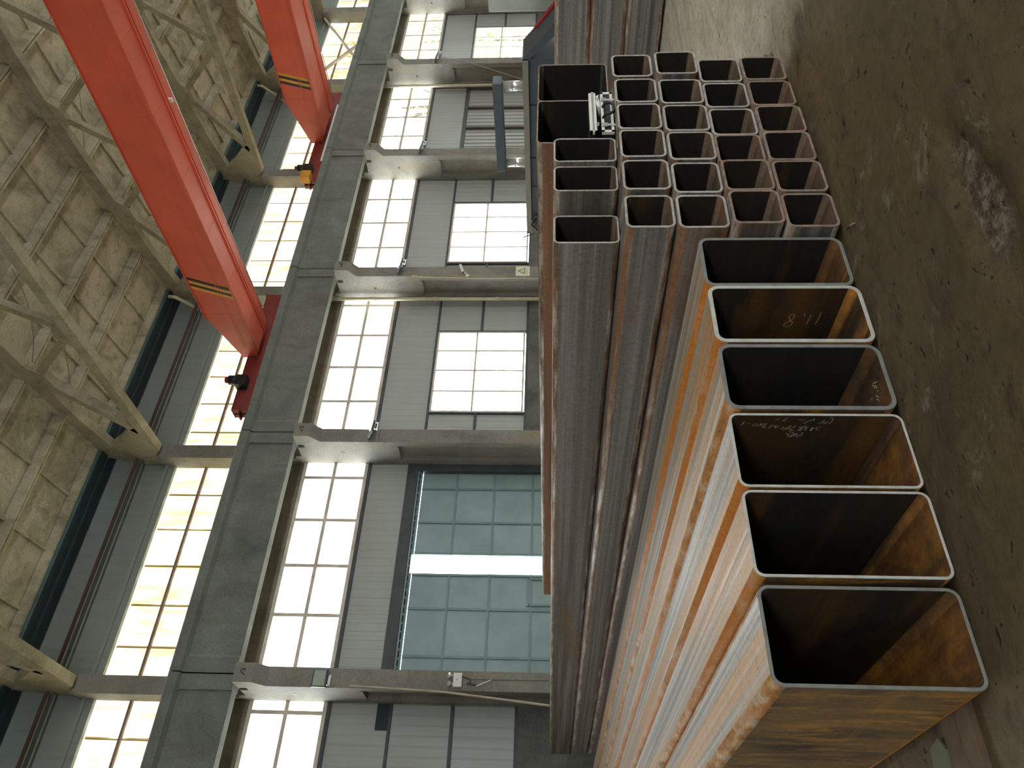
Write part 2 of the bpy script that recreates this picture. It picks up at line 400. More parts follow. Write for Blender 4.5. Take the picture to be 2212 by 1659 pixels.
NW = [0]
def glazed(name, x0, x1, z0, z1, y, vx, hz, fr=.085, mat=M_WF, gmat=M_GLASS, dep=.08):
    NW[0] += 1
    w = sempty('window_%d' % NW[0])
    f = MB()
    f.box(x0, x1, y-dep, y, z0, z0+fr); f.box(x0, x1, y-dep, y, z1-fr, z1)
    f.box(x0, x0+fr, y-dep, y, z0+fr, z1-fr); f.box(x1-fr, x1, y-dep, y, z0+fr, z1-fr)
    for v in vx:
        if x0+.08 < v < x1-.08: f.box(v-fr/2, v+fr/2, y-dep*.9, y-.002, z0+fr, z1-fr)
    for h in hz: f.box(x0+fr, x1-fr, y-dep*.95, y-.001, h-fr/2, h+fr/2)
    f.build('window_frame', mat, w)
    p = MB(); v = [p.bm.verts.new(q) for q in ((x0, y-dep/2, z0), (x1, y-dep/2, z0), (x1, y-dep/2, z1), (x0, y-dep/2, z1))]
    p.face(v); p.build('panes', gmat, w)
    return w
def frpwin(x0, x1, z0, z1, y, hz):
    NW[0] += 1
    w = sempty('window_%d' % NW[0])
    p = MB(); n = max(1, round((x1-x0)/.96))
    for i in range(n):
        a, c = x0+(x1-x0)*i/n, x0+(x1-x0)*(i+1)/n
        v = [p.bm.verts.new(q) for q in ((a, y+.06, z0), (c+.05, y+.066, z0), (c+.05, y+.066, z1), (a, y+.06, z1))]; p.face(v)
    p.build('translucent_sheets', M_FRP, w)
    p = MB()
    for i in range(n+1):
        a = x0+(x1-x0)*i/n; p.box(a-.012, a+.012, y+.045, y+.055, z0, z1)
    p.build('sheet_seams', M_SEAM, w)
    f = MB()
    for h in hz: f.box(x0, x1, y-.04, y+.04, h-.03, h+.03)
    f.box(x0, x1, y-.06, y+.04, z0-.05, z0); 
    f.build('window_rail', simple('rail_brown', srgb(150,128,118), .6), w)
    return w
zr0, zr1, zrm = zl(6.25), zl(7.95), zl(7.12)
def mull(x): return [x+1.2345*i for i in range(-3, 9)]
for i in range(len(ALLC)-1):
    x0, x1 = ALLC[i]+.12, ALLC[i+1]-.12
    start = {4.99: 5.48, 11.07: 10.44+1.24*1, 17.06: 18.0+.02, 23.02: 25.46, 28.95: 30.42}.get(ALLC[i], ALLC[i]+.6)
    glazed('r', x0, x1, zr0, zr1, YW+.03, [v for v in mull(start)], [zrm])
    frpwin(ALLC[i], ALLC[i+1], zu(9.35), zu(11.36), YU, [zu(10.56)])
# panels in bay seams: low zone of each bay
g2 = MB()
def low_clad(x0, x1, vert=()):
    clad(x0, x1, zl(2.22), zl(4.86)); g2.box(x0, x1, YW-.05, YW+.015, zl(3.52), zl(3.59))
    for v in vert: g2.box(v-.03, v+.03, YW-.055, YW+.02, zl(2.2), zl(4.86))
def low_window(x0, x1, vx):
    glazed('l', x0, x1, zl(2.26), zl(4.83), YW+.03, vx, [zl(3.67)], .05, M_WF, M_GLASS, .1)
for i in range(len(ALLC)-1):
    c = ALLC[i]
    if c < 4: 
        low_clad(ALLC[i], ALLC[i+1])
    elif c == 11.07:
        s_ = k5; low_clad(c, 12.40*s_, (12.40*s_,)); low_window(12.40*s_, 15.33*s_, [13.13*s_, 13.87*s_, 14.60*s_]); low_clad(15.33*s_, 17.06, (15.36*s_,))
    elif c == 17.06:
        s_ = k5; low_clad(c, 18.3*s_, (18.28*s_,)); low_window(18.3*s_, 21.22*s_, [19.03*s_, 19.76*s_, 20.5*s_]); low_clad(21.22*s_, 23.02, (21.28*s_,))
    elif c == 23.02:
        # louvred shutter window
        s_ = k5; x0, x1 = 23.3, 28.35*s_
        NW[0] += 1; w = sempty('window_%d' % NW[0])
        f = MB()
        for (a, e) in ((x0, x0+.06), (x1-.06, x1)): f.box(a, e, YW-.07, YW+.02, zl(2.25), zl(4.84))
        for h in (2.25, 3.5, 4.76): f.box(x0, x1, YW-.07, YW+.02, zl(h), zl(h)+.08)
        for v in (25.66*s_, 26.98*s_): f.box(v-.04, v+.04, YW-.072, YW+.02, zl(2.25), zl(4.8))
        f.build('window_frame', simple('shutter_frame', srgb(92,84,78), .6), w)
        f = MB(); corr(f, x0, x1, zl(2.25), zl(4.80), YW+.03, .22, .03); f.build('shutter_sheet', M_SHEET, w)
        clad(x1, 28.95, zl(2.22), zl(4.86))
    elif c == 28.95:
        s_ = k5; low_clad(c, 30.35, ()); low_window(30.35, 33.05*s_, [31.42*s_, 32.22*s_]); low_clad(33.05*s_, 34.93, (33.1*s_,))
    elif c > 30: low_clad(ALLC[i], ALLC[i+1])
g2.build('intermediate_girt', M_GIRT, wb)
clad(ALLC[-1], XE, zl(2.22), zl(8)); 
mb = MB(); mb.box(XL, ALLC[0], YW, YU, zl(2.18), zl(8)); mb.build('plain_end_panel', M_BROWN, wb)
# torn cladding corner left of the first column
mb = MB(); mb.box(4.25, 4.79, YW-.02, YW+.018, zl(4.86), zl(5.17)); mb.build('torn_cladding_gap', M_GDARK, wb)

# ---- gate (door_1): two sheet steel leaves with a gap between
d1 = sempty('door_1')
kz = k5
def leaf(x0, x1, vx, zt, name='gate_leaf'):
    y = YW+.12; e = MB(); e.box(x0, x1, y, y+.03, .05, zt)
    o = e.build(name, M_GATE, d1)
    f = MB(); r = .035
    for x in [x0+r, x1-r] + vx: f.box(x-r*.8, x+r*.8, y-.035, y-.001, .05, zt)
    for z in (.09, .97*1.0, 1.95, 2.93, 3.90, 4.84): f.box(x0, x1, y-.03, y-.0015, zl(z)-.03, zl(z)+.03) if zl(z) < zt+.05 else None
    f.build('leaf_frame', M_GATEF, o)
    return o
leaf(5.02, 7.86, [5.86*1.0, 6.98], zl(4.80))
lf = leaf(8.34, 10.80, [9.23, 10.20], zl(4.80))
f = MB()
for (a, e, z0, z1) in ((7.08, 7.78, 1.98, 2.05), (7.08, 7.13, .2, 2.0), (7.73, 7.78, .2, 2.0)): f.box(a, e, YW+.075, YW+.12, z0, z1)
f.build('wicket_frame', M_GATEF, d1)
h = MB(); h.tube([(7.55, YW+.06, 1.2), (7.55, YW+.03, 1.2), (7.55, YW+.03, 1.45), (7.55, YW+.06, 1.45)], .012); h.build('gate_handle', M_GALV, d1)
f = MB(); f.box(5.0, 10.87, YW-.05, YW+.06, zl(4.93), zl(5.20)); f.box(10.66, 10.87, YW-.03, YW+.10, FZ, zl(4.93))
f.build('gate_header', M_GIRT, d1)
f = MB()
for z, yy in ((4.90, -.02), (4.87, .02)): f.box(5.0, 10.8, YW+yy, YW+yy+.06, zl(z)-.02, zl(z)+.01)
f.build('gate_track', M_GATEF, d1)

# ---- roof: ribbed precast channel panels between the trusses
TOP = [(-7.3,13.52),(-5.8,13.74),(-3.2,14.10),(-1.4,14.30),(.5,14.44),(5,14.50),(9.1,14.44),(10.9,14.34),(12.5,14.16),(14.0,13.93),(15.6,13.72),(17.45,13.48)]
def ztop(y):
    for (a, za), (c, zc) in zip(TOP, TOP[1:]):
        if a <= y <= c: return za + (zc-za)*(y-a)/(c-a)
    return TOP[0][1] if y < TOP[0][0] else TOP[-1][1]
b = MB()
JY = [17.08-1.49*i for i in range(17)]
for ci in range(len(ALLC)-1):
    x0, x1 = ALLC[ci]+.012, ALLC[ci+1]-.012
    for j in range(len(JY)-1):
        y1, y0 = JY[j]-.015, JY[j+1]+.015; za, zb = ztop(y0), ztop(y1)
        H = .26
        b.prism([(y0, za+H-.04), (y1, zb+H-.04), (y1, zb+H), (y0, za+H)], x0, x1)
        w1, w2 = .06, .11        # side ribs, wider at their root
        b.prism([(y0, za), (y0+w1, za+.004), (y0+w2, za+H-.04), (y0, za+H-.04)], x0, x1)
        b.prism([(y1-w1, zb+.004), (y1, zb), (y1, zb+H-.04), (y1-w2, zb+H-.04)], x0, x1)
        for q in (0, 1, 2, 3, 4):
            xc = x0+.05+(x1-x0-.1)*q/4; r = .05 if 0 < q < 4 else .08; hh = .15 if 0 < q < 4 else .0
            if q == 0: xa, xb = x0, x0+.1
            elif q == 4: xa, xb = x1-.1, x1
            else: xa, xb = xc-.035, xc+.035
            zA, zB = za+hh, zb+hh
            b.prism([(y0+.09, zA), (y1-.09, zB), (y1-.12, zb+H-.04), (y0+.12, za+H-.04)], xa, xb)
ce = struct(b.build('ceiling', M_ROOF))
b = MB(); b.prism([(y, ztop(y)+.31) for y in [-7.6, -3, 1, 5, 9, 13, 18.3]] + [(18.3, 14.9), (-7.6, 14.9)], XL, XE)
b.build('roof_screed', M_ROOF, ce)
b = MB(); b.box(XL, XE, 17.09, 17.75, 13.46, 13.55); b.build('eaves_gutter', M_GUTTER, ce)
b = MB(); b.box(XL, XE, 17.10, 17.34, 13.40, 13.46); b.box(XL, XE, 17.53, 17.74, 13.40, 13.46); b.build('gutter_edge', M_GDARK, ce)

# loose cables hanging under the roof panels
for k, (x0, y0, x1, y1, sag) in enumerate(((11.4, 15.6, 13.6, 12.6, .55), (11.3, 14.1, 13.0, 12.4, .5), (5.5, 15.4, 7.2, 11.1, .4), (17.3, 12.6, 20, 9.6, .4))):
    b = MB(); P = []
    for i in range(13):
        u = i/12; x = x0+(x1-x0)*u; y = y0+(y1-y0)*u
        P.append((x, y, ztop(y)+.02-sag*4*u*(1-u)*.5))
    b.tube(P, .009, 5)
    tag(b.build('hanging_cable', M_WIRE), 'thin loose cable sagging under the roof panels, %s' % ('by the second truss, nearest the gutter', 'by the second truss, further from the gutter', 'in the bay before the second truss', 'beyond the third truss')[k], 'cable', 'loose cables under the roof')

# ---- the wall behind the camera, near end wall and far end wall (with a wide opening)
wf = sempty('wall_front')
b = MB(); b.box(XL, XE, YF-.3, YF, FZ, 4.5); b.box(XL, XE, YF-.3, YF, 6.4, 14.2)
b.build('masonry', M_BACK, wf)
b = MB()
for c in ALLC: b.box(c-.3, c+.3, YF-.3, YF+.35, FZ, 13.4)
b.build('pier', M_COL, wf)
glazed('f', XL, XE, 4.5, 6.4, YF-.1, [XL+3*i for i in range(32)], [5.2], .06)  # unseen window band, put in and sized to brighten the window wall
b = MB(); b.box(XL-.3, XL, YF-.3, 18.1, FZ, 14.8); struct(b.build('wall_left', M_BACK))
b = MB(); b.box(XE, XE+.3, YF-.3, 18.1, 9.2, 14.8); b.box(XE, XE+.3, YF-.3, -5, FZ, 9.2); b.box(XE, XE+.3, 15.5, 18.1, FZ, 9.2); struct(b.build('wall_right', M_BACK))

# ------------------------------------------------------------------ columns
ORD = {4.99: 'nearest', 11.07: 'second', 17.06: 'third', 23.02: 'fourth', 28.95: 'fifth', 34.93: 'sixth', 40.9: 'seventh', 46.9: 'eighth'}
SEEN = {4.99: 'left of the gate, with a floodlight and an emergency light on it', 11.07: 'right of the green gate, with a bare front below its floodlight',
        17.06: 'carrying the security camera and the triangle warning sign', 23.02: 'right of the tall window bay, with a slack wire down its side',
        28.95: 'behind the chrome posts of the machine, with a drain pipe', 34.93: 'behind the pale cabinet at the top edge of the picture'}
def column(c):
    if c in SEEN: r = thing('concrete_column', 'grey precast column %s' % SEEN[c], 'column', (c, 0, FZ), 'concrete columns along the window wall')
    else: r = thing('concrete_column', 'precast column of the window wall outside the picture', 'column', (c, 0, FZ), 'concrete columns outside the picture')
    X0, X1 = -.2, .2; zo = -FZ
    b = MB()
    # I-section: front flange, web, rear flange, solid head and corbel
    ht = 5.5
    fl = .19
    b.box(X0, X1, 16.44, 16.44+fl, 0, ht+zo)
    b.prism([(16.44+fl, X0), (16.44+fl+.05, X0+.13), (17.22, X0+.13), (17.27, X0), (17.27, X1), (17.22, X1-.13), (16.44+fl+.05, X1-.13), (16.44+fl, X1)][:4] + [(17.27, X1), (17.22, X1-.13), (16.44+fl+.05, X1-.13), (16.44+fl, X1)], 0, 1, 'z') if False else None
    b.box(X0+.13, X1-.13, 16.44+fl, 17.27, 0, ht+zo)
    b.box(X0, X1, 17.27, 17.49, 0, ht+zo)
    # solid head with corbel, slanted transition below
    b.prism([(16.44, ht+zo), (17.49, ht+zo), (17.49, 8.03+zo), (16.19, 8.03+zo), (16.19, 7.62+zo), (16.44, 7.38+zo)], X0, X1)
    b.prism([(16.44+fl, ht+zo), (17.27, ht+zo), (17.22, ht-.10+zo), (16.44+fl+.04, ht-.10+zo)], X0, X1)
    b.build('shaft', M_COL, r)
    b = MB(); b.box(X0, X1, 17.26, 17.79, 8.03+zo, 12.0+zo); b.box(X0, X1, 17.15, 17.26, 8.03+zo, 8.2+zo)
    b.build('upper_shaft', M_COL, r)
    b = MB(); a = [(.10, 16.18, 7.88+zo)]
    b.tube([(-.05, 16.19, 7.80+zo), (-.05, 16.12, 7.80+zo), (-.03, 16.09, 7.84+zo), (.0, 16.08, 7.86+zo), (.03, 16.09, 7.84+zo), (.05, 16.12, 7.80+zo), (.05, 16.19, 7.80+zo)], .009, 6)
    b.build('lifting_loop', M_BLACK, r)
    b = MB(); b.tube([(X0+.003, 16.95, 6.9+zo), (X0-.006, 16.95, 6.9+zo)], .045, 12); b.build('socket_hole', M_BLACK, r)
    b = MB(); b.box(X0-.02, X0+.06, 16.62, 16.70, 7.84+zo, 8.0+zo); b.build('anchor_plate', M_BLACK, r)
    return r
for c in COLS + [-0.99]: column(c)

# ------------------------------------------------------------------ crane runway beams
BSEEN = ['over the left-hand bay beside the gate', 'above the green gate', 'above the window bay with the yellow gantry outside', 'between the warning sign column and the fourth column',
         'above the louvred shutters', 'above the leafy windows', 'last in view, at the top picture edge']
for i in range(len(ALLC)-1):
    if ALLC[i] < -7: continue
    x0, x1 = ALLC[i]+.015, ALLC[i+1]-.015
    r = MB()
    r.prism([(16.35, 8.03), (16.60, 8.03), (16.60, 9.14), (16.74, 9.20), (16.74, 9.40), (16.22, 9.40), (16.22, 9.20), (16.35, 9.14)], x0, x1, 'x')
    for (a, e) in ((x0, x0+.32), (x1-.32, x1)): r.box(a, e, 16.31, 16.66, 8.032, 9.18)
    r.prism([(x0+.32, 16.31), (x0+.38, 16.349), (x0+.32, 16.349)], 8.035, 9.15, 'z')
    j = i - ALLC.index(-0.99)
    o = r.build('crane_runway_beam', M_BEAM)
    if 0 <= j < 7: tag(o, 'dark grey concrete crane runway beam %s' % BSEEN[j], 'beam', 'crane runway beams')
    else: tag(o, 'concrete crane runway beam outside the picture', 'beam', 'crane runway beams outside the picture')
b = MB(); b.box(-7, 47, 16.44, 16.52, 9.402, 9.41); b.box(-7, 47, 16.465, 16.495, 9.41, 9.49); b.box(-7, 47, 16.45, 16.51, 9.49, 9.53)
tag(b.build('crane_rail', M_GALV), 'steel crane rail running along the top of the concrete runway beams', 'rail')

b = MB(); b.box(22.3, 25.7, 16.235, 16.275, 9.405, 9.47)  # solid white bar standing in for daylight glinting along the rail
tag(b.build('rail_glint_bar', M_WHITE), 'white bar imitating daylight glint on the runway beam below the far red girder', 'bar')

# ------------------------------------------------------------------ roof trusses
TSEEN = {4.99: 'above the column nearest the gate, cut by the left picture edge', 11.07: 'left of the big red girder with the long pale bottom chord', 17.06: 'passing behind the big red girder',
         23.02: 'between the two red girders', 28.95: 'partly hidden by the far red girder', 34.93: 'beyond the far red girder'}
def truss(c):
    lb = 'grey concrete roof truss %s' % TSEEN[c] if c in TSEEN else 'concrete roof truss outside the picture'
    r = thing('roof_truss', lb, 'truss', (c, 0, 12.0), 'concrete roof trusses' if c in TSEEN else 'roof trusses outside the picture')
    zo = -12.0; w = .12
    e = 5.2                                     # middle of the span
    mir = lambda y: 2*e - y
    b = MB(); zb = 11.88
    b.prism([(mir(17.1), zb+zo), (17.1, zb+zo), (17.1, zb+.24+zo), (mir(17.1), zb+.24+zo)], -w, w); b.build('bottom_chord', M_TRUSS, r)
    pts = [(y, z-.01) for y, z in TOP]
    lo = [(y, z-.34 if 0 < i < len(TOP)-1 else z-.5) for i, (y, z) in enumerate(pts)]
    b = MB(); b.prism([(y, z+zo) for y, z in lo] + [(y, z+zo) for y, z in pts[::-1]], -w, w); b.build('top_chord', M_TRUSS, r)
    def member(p, q, hh):
        b = MB(); b.bar((0, p[0], p[1]+zo), (0, q[0], q[1]+zo), .17, hh, up=(1,0,0)); b.build('web_member', M_TRUSS, r)
    bn = [16.2, 12.45, 9.3, 6.2]; tn = [14.1, 10.95, 7.9]
    seq = [(bn[0], 12.05, tn[0], 13.55, .26), (tn[0]-.1, 13.6, bn[1], 12.05, .14), (bn[1]-.1, 12.05, tn[1], 13.95, .16), (tn[1], 13.95, bn[2], 12.05, .14), (bn[2], 12.05, tn[2], 14.1, .14), (tn[2], 14.1, bn[3], 12.05, .14)]
    for a, za, c_, zc, hh in seq:
        member((a, za), (c_, zc), hh)
        if c in TSEEN: member((mir(a), za), (mir(c_), zc), hh)
    for y in (bn[1], bn[2]):                    # thickened bottom nodes
        b = MB(); b.prism([(y-.42, zb+.2+zo), (y+.42, zb+.2+zo), (y+.16, zb+.5+zo), (y-.16, zb+.5+zo)], -w+.01, w-.01); b.build('node_block', M_TRUSS, r)
    for y in (tn[0], tn[1]):
        z = ztop(y)-.3; b = MB(); b.prism([(y-.5, z+.05+zo), (y+.5, z-.06+zo), (y+.2, z-.3+zo), (y-.2, z-.26+zo)], -w+.01, w-.01); b.build('node_block', M_TRUSS, r)
    b = MB(); b.prism([(16.0, 12.1+zo), (16.6, 12.0+zo), (17.1, 11.9+zo), (17.25, 12.01+zo), (17.72, 12.01+zo), (17.72, 12.5+zo), (17.4, 13.42+zo), (16.9, 13.1+zo), (16.6, 12.75+zo), (16.1, 12.3+zo)], -w-.01, w+.01)
    b.build('end_block', M_TRUSS, r)
    return r
for c in ALLC:
    if c > -8 and c < 41: truss(c)

# ------------------------------------------------------------------ overhead cranes
def crane(x, wid, inner, label, tip, X0C, X1C, motor_x):
    r = thing('overhead_crane', label, 'crane', (x, 0, 9.5), 'red overhead travelling cranes')
    zo = -9.5; YN = -6.0
    zt = 10.50
    b = MB()
    b.prism([(YN, 9.52+zo), (16.05, 9.52+zo), (16.35, 9.66+zo), (16.35, 10.02+zo), (14.8, zt+zo), (YN, zt+zo)], 0.03, wid*.62, 'x')
    for z in (9.80, 9.86): b.box(.022, .03, YN, 15.9, z+zo, z+.012+zo)
    for i in range(7): b.box(.026, .03, 14.6-2.9*i, 14.612-2.9*i, 9.55+zo, zt-.02+zo)
    b.build('box_girder', M_RED, r)
    b = MB(); b.prism([(YN, 9.56+zo), (16.0, 9.56+zo), (16.0, 10.15+zo), (15.2, 10.3+zo), (YN, 10.3+zo)], wid*.62, wid-.04, 'x'); b.build('side_girder', M_RED, r)
    b = MB()
    for (a, e, z0, z1) in ((-.05, .03, 9.49, 9.51), (.03, inner, 9.47, 9.50), (-.045, -.02, 9.44, 9.49), (inner, inner+.04, 9.43, 9.49), (inner+.12, inner+.15, 9.45, 9.50), (wid-.06, wid, 9.50, 9.54), (inner+.04, wid-.06, 9.49, 9.52)):
        b.box(a, e, YN, 15.95, z0+zo, z1+zo)
    b.box(-.02, .03, YN, 14.8, zt+zo, zt+.02+zo)
    for i in range(13): b.box(.03, inner, 15.0-1.55*i, 15.02-1.55*i, 9.466+zo, 9.472+zo)
    b.build('bottom_flange', M_RED, r)
    # hazard stripes
    b = MB()
    for k, mi in enumerate((0, 1, 0, 1) if tip else (1, 0, 1, 0)):
        yb = 13.67+.22*tip+k*.0985; yt = 13.26+.36*tip+k*.0985
        b.prism([(yb, 9.53+zo), (yb+.0985, 9.53+zo), (yt+.0985, zt-.01+zo), (yt, zt-.01+zo)], .024, .031, 'x', mi=mi)
    b.build('hazard_stripes', [M_YEL, M_BLACK], r)
    # steel cable along the flange
    b = MB(); b.tube([(wid-.22, YN, 9.40+zo), (wid-.22, 15.8, 9.40+zo)], .012, 6); b.build('festoon_cable', M_GALV, r)
    b = MB(); b.box(wid-.34, wid-.28, 8.9, 8.98, 9.40+zo, 9.5+zo); b.build('lamp_bracket', M_WHITE, r)
    # end carriage on the rail
    b = MB(); c0, c1 = X0C-x, X1C-x
    b.box(c0, c1, 16.30, 16.45, 9.44+zo, 9.86+zo); b.box(c0, c1, 16.51, 16.64, 9.44+zo, 9.86+zo); b.box(c0-.01, c1+.01, 16.29, 16.65, 9.86+zo, 9.88+zo)
    b.box(c1, c1+.1, 16.38, 16.58, 9.72+zo, 9.95+zo); b.box(c0-.12, c0, 16.36, 16.60, 9.66+zo, 9.7+zo)
    o = b.build('end_carriage', M_RED2, r)
    for cx in (c0+.35, c1-.35):
        b = MB(); b.tube([(cx, 16.452, 9.665+zo), (cx, 16.508, 9.665+zo)], .13, 18); b.build('wheel', M_BLACK, o)
    b = MB(); b.tube([(wid*.9, 16.30, 9.60+zo), (wid*.45, 16.27, 9.9+zo), (.1, 16.26, 9.75+zo), (-.1, 16.28, 9.62+zo)], .018, 6); b.build('power_cable', M_RUBBER, o)
    mx = motor_x-x
    b = MB(); b.box(mx-.18, mx+.15, 16.05, 16.34, 9.62+zo, 9.9+zo); b.tube([(mx+.05, 16.18, 9.85+zo), (mx+.05, 16.18, 10.12+zo)], .13, 14)
    mo = b.build('drive_motor', M_BLACK, r)
    b = MB(); b.tube([(mx+.05, 16.18, 10.12+zo), (mx+.05, 16.18, 10.22+zo)], .085, 14); b.build('motor_cap', M_RED2, mo)
    return r
crane(13.56, 1.15, .62, 'big red overhead crane girder nearest the camera, with two yellow stripes', 0, 11.75, 15.95, 12.6)
c2 = crane(23.45, 1.95, 1.25, 'far red overhead crane girder at the top edge, with an orange drive plate', 1, 21.3, 26.6, 21.75)
b = MB(); b.box(-2.3, -1.9, 16.06, 16.30, .1, .42); b.build('orange_cover', M_YEL, c2)

# ------------------------------------------------------------------ pipes along the wall
b = MB(); b.tube([(XL, 17.45, 12.62), (XE, 17.45, 12.62)], .045, 8)
tag(b.build('sprinkler_pipe', M_PIPE), 'long dark red pipe high on the upper wall under the roof', 'pipe')
b = MB(); b.tube([(XL, 17.5, 12.50), (XE, 17.5, 12.50)], .028, 8)
tag(b.build('cable_conduit', M_GIRT), 'thin grey conduit just below the dark red pipe under the roof', 'conduit')
def drain(x, y, label):
    r = thing('drain_pipe', label, 'pipe', (x, y, 0), 'white rainwater pipes beside the columns')
    b = MB(); b.tube([(0, 0, 0), (0, 0, 8.9)], .058, 14)
    b.tube([(0, 0, 8.9), (0, .3, 9.3), (0, .62, 9.6), (0, .62, 12.5), (0, .2, 12.9), (0, -.1, 13.2), (0, -.12, 13.4)], .058, 12)
    b.build('pipe_run', M_DRAIN, r)
    b = MB()
    for z in (1.2, 3.1, 5.0, 6.9, 8.6): b.tube([(0, 0, z), (0, 0, z+.10)], .068, 14)
    b.build('pipe_coupling', M_DRAIN, r)
drain(16.66, 17.22, 'white drain pipe beside the column with the warning sign')
drain(28.48, 17.22, 'white drain pipe beside the column behind the chrome machine posts')

# ------------------------------------------------------------------ things on the columns
def flood(x, y, z, tilt, label, w=.36, hgt=.3, yaw=0):
    r = thing('floodlight', label, 'lamp', (x, y, z), 'floodlights on the columns')
    r.rotation_euler = (tilt, 0, yaw)
    b = MB(); b.box(-w/2, w/2, 0, .06, -hgt/2, hgt/2); b.build('housing', M_LAMPB, r, bevel=.008)
    b = MB(); b.box(-w/2+.025, w/2-.025, -.004, .002, -hgt/2+.03, hgt/2-.03); b.build('lens', M_LENS, r)
    b = MB(); b.bar((-w*.3, .05, -hgt/2), (-w*.3, .13, -hgt/2-.03), .02, .02); b.bar((w*.3, .05, -hgt/2), (w*.3, .13, -hgt/2-.03), .02, .02); b.box(-w*.32, w*.32, .12, .14, -hgt/2-.06, -hgt/2); b.build('bracket', M_GALV, r)
flood(4.93, 16.26, 6.24, .06, 'floodlight facing the camera on the column left of the gate')
for c, n in ((11.07, 'on the column right of the gate'), (17.06, 'on the column with the security camera'), (23.02, 'on the fourth column, above the slack wire'), (28.95, 'on the fifth column above the machine')):
    flood(c+.06, 16.22, 6.08, -1.05, 'small floodlight tilted down %s' % n, .4, .3, .25)
# emergency light
r = thing('emergency_light', 'white twin-head emergency light on the column left of the gate', 'lamp', (4.99, 16.38, 3.42))
b = MB(); b.box(-.14, .14, -.02, .05, -.12, .06); b.build('housing', M_WHITE, r, bevel=.006)
for s in (-.085, .085):
    b = MB(); b.tube([(s, .0, .06), (s, 0, .10)], .012, 8); b.tube([(s, 0, .10), (s, -.01, .13), (s, -.03, .155)], [.02, .05, .055], 14); b.build('lamp_head', M_CHROME, r)
b = MB(); b.box(-.01, .01, -.024, -.02, -.03, -.01); b.build('indicator', M_MRED, r)
b = MB(); b.tube([(.08, .03, -.12), (.03, .03, -.28), (-.02, .04, -.3), (-.06, .03, -.22), (-.09, .04, -.42)], .01, 6); b.tube([(.03, .05, -.28), (.04, .055, -1.9)], .005, 5); b.build('cable', M_RUBBER, r)
b = MB(); b.bar((-.11, .03, -.42), (.02, .03, -.72), .02, .02); b.build('plug_tail', M_WHITE, r)
# security camera
r = thing('security_camera', 'small white security camera on the column above the warning sign', 'camera', (17.0, 16.44, 4.12))
b = MB(); b.tube([(-.12, 0, -.10), (-.12, -.02, -.10)], .05, 12); b.tube([(-.12, -.02, -.10), (-.06, -.08, -.02), (0, -.1, .05)], .018, 8); b.build('mount', M_WHITE, r)
b = MB(); b.bar((-.10, -.12, .02), (.16, -.16, .12), .09, .08); b.build('camera_body', M_WHITE, r)
b = MB(); b.bar((-.12, -.118, .014), (-.10, -.12, .02), .07, .06); b.build('lens', M_BLACK, r)
# warning sign: triangle with a mark, ochre caption row
r = thing('warning_sign', 'cream warning sign with a green triangle low on a column', 'sign', (17.06, 16.425, 2.355))
b = MB(); b.box(-.20, .20, 0, .008, -.21, .21); b.build('sign_board', simple('sign_cream', srgb(226,220,196), .6, 0, .03), r)
b = MB(); T = [(0, .17), (-.145, -.075), (.145, -.075)]; t2 = [(0, .115), (-.098, -.048), (.098, -.048)]
for i in range(3):
    a, c_, d_, e_ = T[i], T[(i+1) % 3], t2[(i+1) % 3], t2[i]
    b.prism([a, c_, d_, e_], -.003, -.0005, 'y')
b.prism([(-.012, .06), (.012, .06), (.006, -.005), (-.006, -.005)], -.003, -.0005, 'y'); b.prism([(-.01, -.015), (.01, -.015), (.01, -.035), (-.01, -.035)], -.003, -.0005, 'y')
b.build('triangle_mark', M_SIGNG, r)
b = MB()
for i in range(4):
    x = -.105+i*.07
    b.box(x-.022, x+.022, -.003, -.0005, -.118, -.112); b.box(x-.003, x+.003, -.003, -.0005, -.15, -.10); b.box(x-.02, x+.02, -.003, -.0005, -.152, -.146); b.box(x-.02, x-.015, -.003, -.0005, -.148, -.116)
b.build('caption_characters', M_SIGNT, r)
# batten leaning on the first column
b = MB(); b.tube([(4.83, 16.36, 5.62), (4.7, 16.25, 3.6), (4.52, 16.1, 2.2), (4.20, 15.8, FZ)], [.012, .022, .024, .022], 7)
tag(b.build('leaning_batten', M_STICK), 'long thin pale batten leaning against the column left of the gate', 'batten')
for c, s in ((23.02, 'fourth'), (28.95, 'fifth')):
    b = MB(); e = 1.0 if c > 25 else .68; b.tube([(c-.1, 16.2, 5.95), (c-.85*e, 16.1, 4.5), (c-2.15*e, 16.0, 2.6), (c-2.7*e, 15.9, 1.8)], .016, 5)
    tag(b.build('slack_wire', M_WIRE), 'thin wire sloping down from the floodlight on the %s column' % s, 'wire', 'slack wires by the columns')
b = MB(); b.tube([(16.88, 16.43, 5.7), (16.86, 16.47, 5.4), (16.84, 16.5, 4), (16.84, 16.5, .2)], .016, 6)
tag(b.build('wall_conduit', M_DRAIN), 'thin pale conduit down the side of the sign column', 'conduit')
# X bracing in the last clerestory
r = thing('cross_bracing', 'pale steel cross bracing in front of the far yellowed clerestory', 'bracing', (32, 17.6, 10), None)
b = MB(); b.bar((-2.7, -.05, -1.2), (2.7, -.05, 1.9), .1, .1); b.build('brace', M_WF, r)
b = MB(); b.bar((2.7, .06, -1.2), (-2.7, .06, 1.9), .1, .1); b.build('brace', M_WF, r)

